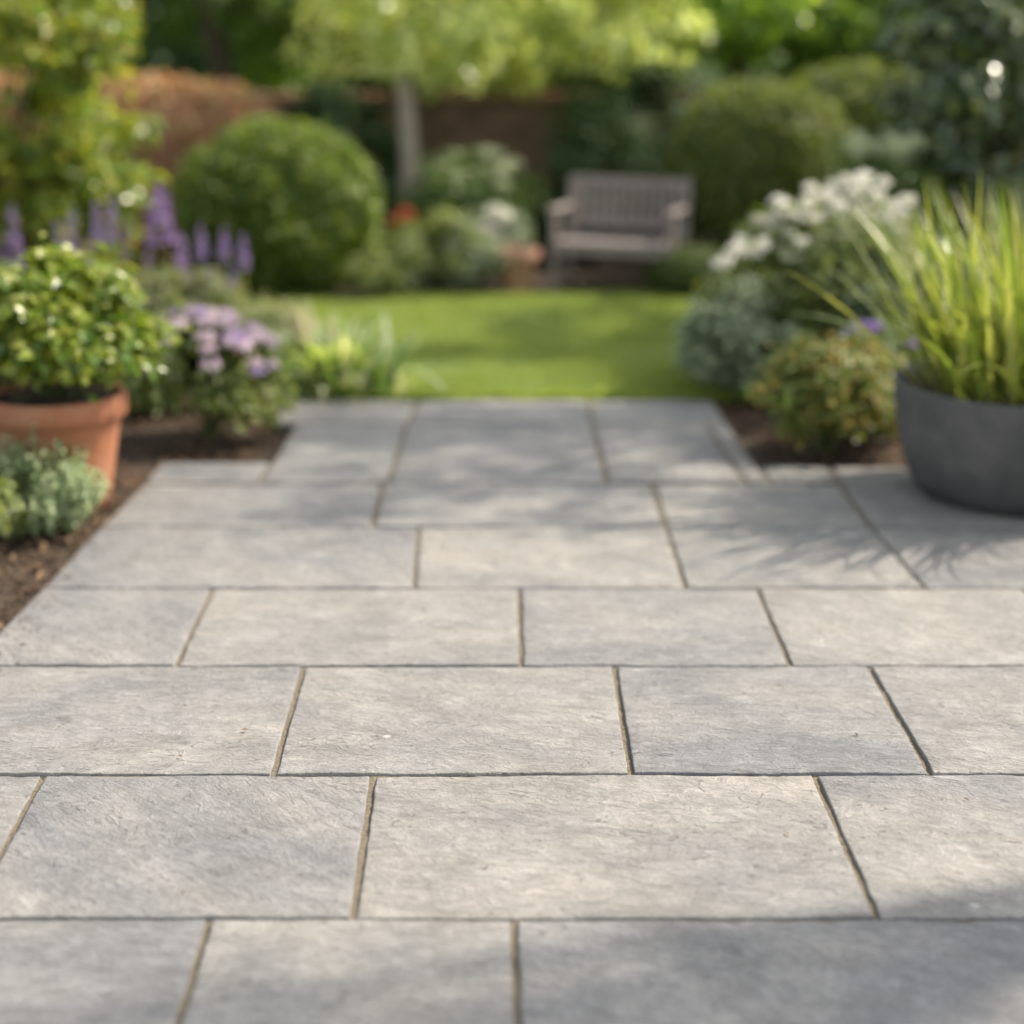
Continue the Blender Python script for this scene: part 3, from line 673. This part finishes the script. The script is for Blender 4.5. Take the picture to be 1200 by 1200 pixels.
for k in range(11): m.add(*rbox((-BW / 2 + .09 + k * (BW - .18) / 10, bk(.56) - .002, .56), (.040, .016, .25), .003, 0, rk))
m.build('backrest', M['wood'], bench)
for s in (-1, 1):
    m = MB(); m.add(*rbox((s * (BW / 2 - .025), -BD / 2 + .03, .265), (.05, .05, .53), .005)); m.build('leg', M['wood'], bench)
    m = MB(); m.add(*rbox((s * (BW / 2 - .025), by0 + .01, .16), (.05, .05, .32), .005)); m.add(*rbox((s * (BW / 2 - .025), bk(.525) + .012, .525), (.049, .045, .42), .005, 0, rk)); m.build('leg', M['wood'], bench)
    m = MB(); m.add(*rbox((s * (BW / 2 - .025), -.01, .545), (.065, BD + .06, .028), .006)); m.build('armrest', M['wood'], bench)
    m = MB(); m.add(*rbox((s * (BW / 2 - .025), 0, .12), (.028, BD - .08, .04), .004)); m.build('side_rail', M['wood'], bench)

# small terracotta pot by the bench
x, y = gp(606, 341)
pt = thing('terracotta_pot', 'small pale terracotta pot standing left of the wooden bench', 'plant pot', (x, y + .1, -.025))
V, Q = lathe([(.0, 0), (.085, 0), (.092, .01), (.125, .22), (.128, .225), (.147, .225), (.15, .235), (.15, .285), (.145, .292), (.130, .292), (.126, .28), (.118, .24)], 40, .004)
mesh_obj('pot_body', V, Q, M['pale_terracotta'], pt, True)
V, Q = lathe([(.0, .255), (.06, .258), (.124, .25)], 30); mesh_obj('compost', V, Q, M['soil'], pt, True)

# ================================================================== FAR BED (behind the lawn)
r = shrub_at('white_flowering_shrub', 'white flowering shrub in front of the pale tree trunk', 550, 11.9, (.42, .35, .42), .42, 7000, .055, .034, M['mid'], k=40, cr=.13)
for k in range(18):
    a = rng.uniform(0, 2 * np.pi); e = rng.uniform(.2, 1.0); q = math.sqrt(1 - e * e)
    flower_head('flower_head', M['cream'], r, (.40 * q * math.cos(a) + .05, .36 * q * math.sin(a) - .04, .46 + .40 * e), rng.uniform(.045, .085), 70, .6, .03, .02)
r = shrub_at('white_rose_bush', 'small bush with two white blooms left of the bench', 583, 11.35, (.20, .18, .24), .26, 2600, .045, .03, M['silver_blue'], k=20, cr=.09)
for c_ in ((-.02, -.17, .50), (.05, -.14, .46), (-.10, -.15, .38), (-.04, -.19, .36)): flower_head('flower_head', M['white'], r, c_, .055, 70, .8, .034, .026)
r = shrub_at('red_flowered_plant', 'plant with one red bloom in the shade beside the box ball', 474, 11.5, (.16, .15, .2), .22, 1800, .045, .03, M['mid'], k=16, cr=.08)
flower_head('flower_head', M['red'], r, (.02, -.12, .45), .06, 80, .8, .032, .024); flower_head('flower_head', M['red'], r, (-.06, -.10, .40), .045, 60, .8, .032, .024)
x, y = gp(512, 340)
bush('olive_mound', 'rounded olive green perennial mound at the back of the lawn', 'plant', 512, 338, (.28, .24, .26), .24, 4200, .045, .025, M['mid_pale'], k=34, cr=.10)
bush('grey_green_mound', 'grey green leafy mound just left of the small terracotta pot', 'plant', 556, 338, (.18, .18, .24), .22, 2800, .045, .026, M['silver_blue'], k=24, cr=.09)
bush('low_pale_plant', 'low pale green edging plant right beside the box ball', 'plant', 438, 343, (.22, .18, .16), .14, 2600, .04, .022, M['mid_pale'], k=24, cr=.08)
bush('low_blue_plant', 'low blue green edging plant at the back left of the lawn', 'plant', 470, 341, (.12, .12, .13), .12, 1500, .035, .02, M['silver_blue'], k=16, cr=.06)

# ================================================================== LEFT BORDER
x, y = gp(320, 347)
clipped('box_ball', 'large clipped box ball on the left of the lawn', 'topiary', (x, y + .45, -.03), ell(.625, .60, .55, .54, 2.25), 17000, .054, .036, M['box'], depth=.08, lump=.05)

D = 9.2
bush('leafy_shrub', 'tall yellow green leafy shrub at the left edge', 'shrub', 0, 0, (.78, .55, 1.05), 1.25, 8200, .10, .054, M['laurel'], k=75, cr=.17, loc=(xx(20, D), D, 0), stem_mat=M['dark_bark'], stems=24, low=-.9)

# purple spikes
def spike_plant(label, px, py, spikes, fr, nfol, big=()):
    x, y = gp(px, py)
    root = thing('salvia_plant', label, 'plant', (x, y, -.03), 0, 'purple flower spikes in the left border')
    nfol = int(nfol * .8)
    P, out, cc = clump_pts(nfol, (0, 0, .25), (fr, fr * .7, .25), 34, .09, (.3, 1), -.5, .02)
    d, nr = orient(P, out, .3, .6); d = unit(d + np.array([0, 0, .8]))
    V, T = leaves_geo(P, d, nr, rng.uniform(.7, 1.3, len(P)) * .055, rng.uniform(.7, 1.3, len(P)) * .016)
    mesh_obj('foliage', V, T, M['salvia'], root)
    for (sx, sy, wpx) in spikes:
        h = hz(y, sy); X = xx(sx, y, h) - x
        dy = rng.uniform(-.12, .12)
        flower_spike(root, (X * .75 + rng.normal(0, .02), dy, .12), (X, dy, h + .05), wpx * .95, int(50 + 1900 * wpx), M['violet'] if rng.uniform() < .8 else M['mauve'], M['salvia'], .66 if wpx < .04 else .76)
    return root
spike_plant('pale purple flower spikes in front of the yellow green shrub', 95, 425, [(60, 268, .026), (84, 248, .030), (110, 240, .030), (137, 232, .032), (100, 285, .022), (150, 262, .022), (72, 300, .02)], .30, 3800)
spike_plant('tallest thick purple flower spike left of the box ball', 180, 420, [(187, 222, .046), (179, 236, .034), (197, 232, .034), (208, 282, .022), (172, 300, .02)], .22, 3000)
spike_plant('row of slim purple flower spikes in front of the box ball', 250, 412, [(211, 280, .024), (235, 268, .030), (261, 272, .030), (288, 279, .030), (222, 312, .022), (250, 318, .02), (276, 310, .02)], .28, 3600)
spike_plant('violet flower spike by the left picture edge', 5, 415, [(12, 246, .034), (28, 276, .024), (-18, 250, .03), (-6, 280, .024)], .25, 2600)

# aster with mauve heads
x, y = gp(243, 512)
r = bush('mauve_flowered_bush', 'rounded bush with a dome of mauve flowers beside the terracotta pot', 'plant', 243, 505, (.29, .25, .27), .25, 5200, .060, .038, M['mid_lit'], k=46, cr=.085)
for k in range(64):
    a = rng.uniform(0, 2 * np.pi); e = rng.uniform(.12, 1.0) ** .8; q = math.sqrt(1 - e * e)
    px_, py_, pz_ = .33 * q * math.cos(a), .29 * q * math.sin(a), .27 + .28 * e
    flower_head('flower_head', M['mauve'] if k % 8 else M['violet'], r, (px_, py_, pz_), rng.uniform(.022, .046), 44, .45, .026, .015)

# pale striped grassy clump at the lawn corner
x, y = gp(385, 455)
r = thing('striped_strap_plant', 'pale striped strap leaved clump at the left corner of the lawn', 'plant', (x, y, -.03))
n = 430; az = rng.uniform(0, 2 * np.pi, n)
b0 = np.stack([rng.normal(0, .135, n), rng.normal(0, .09, n), np.zeros(n)], -1)
V, Q, tp = blades_geo(b0, az, rng.uniform(.05, .85, n), rng.uniform(.24, .46, n), rng.uniform(.026, .058, n), 6, rng.uniform(.9, 2.0, n)); mesh_obj('foliage', V, Q, M['hosta'], r)
for k in range(9):
    xx_, yy_ = rng.uniform(-.16, .06), rng.uniform(-.1, .1)
    flower_spike(r, (xx_ * .6, yy_ * .6, .05), (xx_, yy_, rng.uniform(.36, .47)), .022, 110, M['plume'], M['salvia'], .6)

# big terracotta pot and the bush in it
x, y = gp(75, 582)
PX, PY = x, y
pt = thing('terracotta_pot', 'large orange terracotta pot with a thick rim in the left bed', 'plant pot', (x, y, -.04))
pz = hz(y, 459) + .04
rs = 1900 / (F * CAMH / CT / 552); RR = 80 / rs; RB = 52 / rs
prof = [(0, 0), (RB - .012, 0), (RB, .008), (RB + (RR * .90 - RB) * .35, pz * .28), (RB + (RR * .90 - RB) * .72, pz * .6), (RR * .90, pz * .80), (RR * .905, pz * .805), (RR * .975, pz * .808), (RR * .995, pz * .822), (RR, pz * .9), (RR, pz * .965), (RR * .988, pz * .99), (RR * .955, pz), (RR * .90, pz * .995), (RR * .875, pz * .97), (RR * .85, pz * .85), (RR * .8, pz * .7)]
V, Q = lathe(prof, 72, .002); mesh_obj('pot_body', V, Q, M['terracotta'], pt, True)
V, Q = lathe([(0, pz * .97), (RR * .5, pz * .965), (RR * .872, pz * .95)], 40); mesh_obj('compost', V, Q, M['soil'], pt, True)
bush('potted_bush', 'dense round bright green bush growing in the large terracotta pot', 'plant', 0, 0, (.35, .32, .28), .23, 7200, .066, .042, M['pot_leaf'], k=95, cr=.08, loc=(x - .005, y, pz - .05), shell=(.5, 1), low=-.2, wild=.6, up=.6)

# silvery sprigs at the bed edge
def sprig_plant(name, label, px, py, rad, h, nst, mat, L=.018, W=.013, per=46):
    x, y = gp(px, py)
    root = thing(name, label, 'plant', (x, y, -.035))
    m1, m2 = MB(), MB()
    for k in range(nst):
        a = rng.uniform(0, 2 * np.pi); q = math.sqrt(rng.uniform(0, 1))
        tip = np.array([rad * q * math.cos(a), rad * .85 * q * math.sin(a), h * (1 - .55 * q * q) * rng.uniform(.75, 1.1)])
        b = np.array([tip[0] * .35, tip[1] * .35, 0]); u = np.linspace(0, 1, 5)[:, None]
        path = b + (tip - b) * u + np.array([tip[0], tip[1], 0]) * .18 * np.sin(u * np.pi)
        m1.add(*tube(path, np.linspace(.003, .0014, 5), 5))
        v = rng.uniform(.12, 1, per); pp = np.stack([np.interp(v, u[:, 0], path[:, i]) for i in range(3)], -1)
        T_ = unit(tip - b); o = rnd3(per); o = unit(o - T_ * (o @ T_)[:, None])
        sc = rng.uniform(.6, 1.2, per) * (1.15 - .45 * v)
        m2.add(*leaves_geo(pp, unit(o + T_ * .5), unit(T_ + rnd3(per) * .5), L * sc, W * sc))
    m2.build('foliage', mat, root); m1.build('stems', M['salvia'], root, True)
    return root
sprig_plant('silver_shrub', 'low silvery green sprigged shrub in front of the terracotta pot', 42, 608, .265, .36, 160, M['silver'], .034, .022)
bush('variegated_plant', 'yellow green leafed plant at the left edge below the silver shrub', 'plant', -32, 632, (.13, .13, .13), .13, 1300, .04, .028, M['mid_pale'], k=18, cr=.05)
# low filler between
bush('low_green_plant', 'low green foliage filling the bed behind the mauve flowered bush', 'plant', 150, 470, (.35, .25, .20), .18, 4200, .05, .03, M['mid'], k=34, cr=.09)
bush('grey_leaf_plant', 'grey green foliage behind the potted bush at the left edge', 'plant', 20, 440, (.35, .25, .26), .24, 4200, .05, .026, M['silver'], k=34, cr=.09)
bush('feathery_plant', 'pale feathery foliage between mauve flowers and box ball', 'plant', 318, 438, (.26, .2, .2), .18, 3800, .05, .014, M['salvia'], k=30, cr=.09)

# ================================================================== RIGHT BORDER
x, y = gp(955, 446)
r = bush('white_flowering_bush', 'tall bush topped with many white flower heads on the right', 'shrub', 958, 440, (.52, .38, .44), .40, 7600, .07, .036, M['mid_lit'], k=64, cr=.13)
bd = gp(958, 440)[1]; bx0 = gp(958, 440)[0]
heads = [(852, 308), (868, 300), (880, 292), (893, 290), (870, 285), (890, 262), (912, 240), (918, 250), (905, 262), (925, 275), (940, 290), (950, 224), (965, 232), (980, 222), (992, 214), (1000, 232), (1015, 225), (1030, 232), (1045, 245), (1055, 255), (1040, 262), (1020, 255), (1005, 250), (985, 245), (970, 255), (955, 262), (945, 248), (1010, 268), (990, 270), (930, 258), (1060, 240), (1035, 218), (1008, 212), (975, 238), (925, 305), (915, 292), (960, 285), (1052, 275)]
heads += [(hx_ + random.uniform(-13, 13), hy_ + random.uniform(-9, 16)) for hx_, hy_ in heads[::2]]
for k, (hx, hy) in enumerate(heads):
    dy = -.20 + rng.uniform(-.1, .1) + (300 - hy) / 300
    D_ = bd + min(dy, .25); h = hz(D_, hy) + .045
    flower_head('flower_head', M['white'], r, (xx(hx, D_, h) - bx0, D_ - bd, h), rng.uniform(.026, .048), 60, .6, .026, .018)
r = bush('panicle_shrub', 'shrub with pale greenish cream panicles behind the white flowers', 'shrub', 0, 0, (.35, .3, .5), .55, 4500, .06, .036, M['mid'], k=34, cr=.12, loc=(xx(1012, 9.3), 9.3, 0))
for k in range(13):
    a = rng.uniform(0, 2 * np.pi); q = rng.uniform(0, .22)
    flower_head('flower_head', M['cream'], r, (q * math.cos(a) - .02, q * math.sin(a) - .1, 1.05 + rng.uniform(-.10, .08)), rng.uniform(.05, .08), 80, 1.0, .03, .022)
bush('silver_blue_plant', 'silvery blue green plant at the right corner of the lawn', 'plant', 858, 455, (.21, .17, .28), .23, 2600, .07, .026, M['silver_blue'], k=26, cr=.11)
bush('grey_edging_plant', 'low grey green plant between silver blue plant and bronze bush', 'plant', 896, 462, (.20, .15, .22), .18, 2200, .06, .026, M['silver_blue'], k=24, cr=.06)
r = bush('bronze_bush', 'low bronze and yellow leaved bush in the right bed', 'shrub', 968, 522, (.29, .24, .24), .24, 6500, .042, .028, M['bronze'], k=52, cr=.075)
r = bush('violet_flowered_plant', 'plant with violet blooms between bronze bush and grey planter', 'plant', 1030, 500, (.16, .15, .24), .24, 2600, .045, .028, M['mid'], k=26, cr=.07)
vx, vy = gp(1030, 500)
for (hx, hy, s_) in ((1000, 392, .052), (1044, 419, .044), (1022, 384, .036), (1010, 384, .04), (1068, 405, .03)):
    h = hz(vy - .1, hy) + .03
    flower_head('flower_head', M['violet'], r, (xx(hx, vy - .1, h) - vx, -.1, h), s_, 90, .6, .026, .016)
bush('dark_underplanting', 'dark green leafy plant in the shade behind the grey planter', 'plant', 1105, 470, (.42, .25, .35), .33, 5500, .055, .034, M['glossy_dark'], k=40, cr=.11)
D = 9.7
bush('glossy_shrub', 'large dark glossy leaved shrub at the right edge', 'shrub', 0, 0, (.80, .65, 1.15), 1.25, 8000, .115, .058, M['glossy_dark'], k=85, cr=.18, loc=(xx(1165, D), D, 0), stem_mat=M['dark_bark'], stems=24, low=-.9)

# grey planter with lime grass
x, y = gp(1192, 577)
pl = thing('grey_planter', 'wide dark grey tapered bowl planter standing on the paving', 'planter', (x, y, .002))
rs = F / (F * CAMH / CT / (577 - 30)); RR = 150 / rs; RB = 112 / rs
pz = hz(y, 446)
prof = [(0, 0), (RB - .02, 0), (RB - .004, .006), (RB + .012, .03)]
for t in np.linspace(.1, .97, 12): prof.append((RB + .012 + (RR - RB - .012) * (1 - (1 - t) ** 1.9), pz * t))
prof += [(RR, pz * .985), (RR - .004, pz * .997), (RR - .014, pz), (RR - .026, pz * .996), (RR - .034, pz * .97), (RR - .04, pz * .85), (RR - .06, pz * .7)]
V, Q = lathe(prof, 96, .001); mesh_obj('planter_bowl', V, Q, M['zinc'], pl, True)
V, Q = lathe([(0, pz * .93), (RR * .5, pz * .93), (RR - .033, pz * .90)], 40); mesh_obj('compost', V, Q, M['soil'], pl, True)
gr = thing('ornamental_grass', 'upright lime green grass arching out of the grey planter', 'plant', (x, y, pz * .92))
n = 430; az = rng.uniform(0, 2 * np.pi, n); q = np.sqrt(rng.uniform(0, 1, n)) * .36
b0 = np.stack([q * np.cos(az) + rng.normal(0, .03, n), q * np.sin(az) + rng.normal(0, .03, n), np.zeros(n)], -1)
V, Q, tp = blades_geo(b0, az + rng.normal(0, .5, n), np.abs(rng.normal(.36, .26, n)), rng.uniform(.42, .86, n), rng.uniform(.017, .034, n), 8, np.where(rng.uniform(size=n) < .80, rng.uniform(.05, .6, n), rng.uniform(1.0, 2.2, n)))
mesh_obj('blades', V, Q, M['planter_grass'], gr, True)
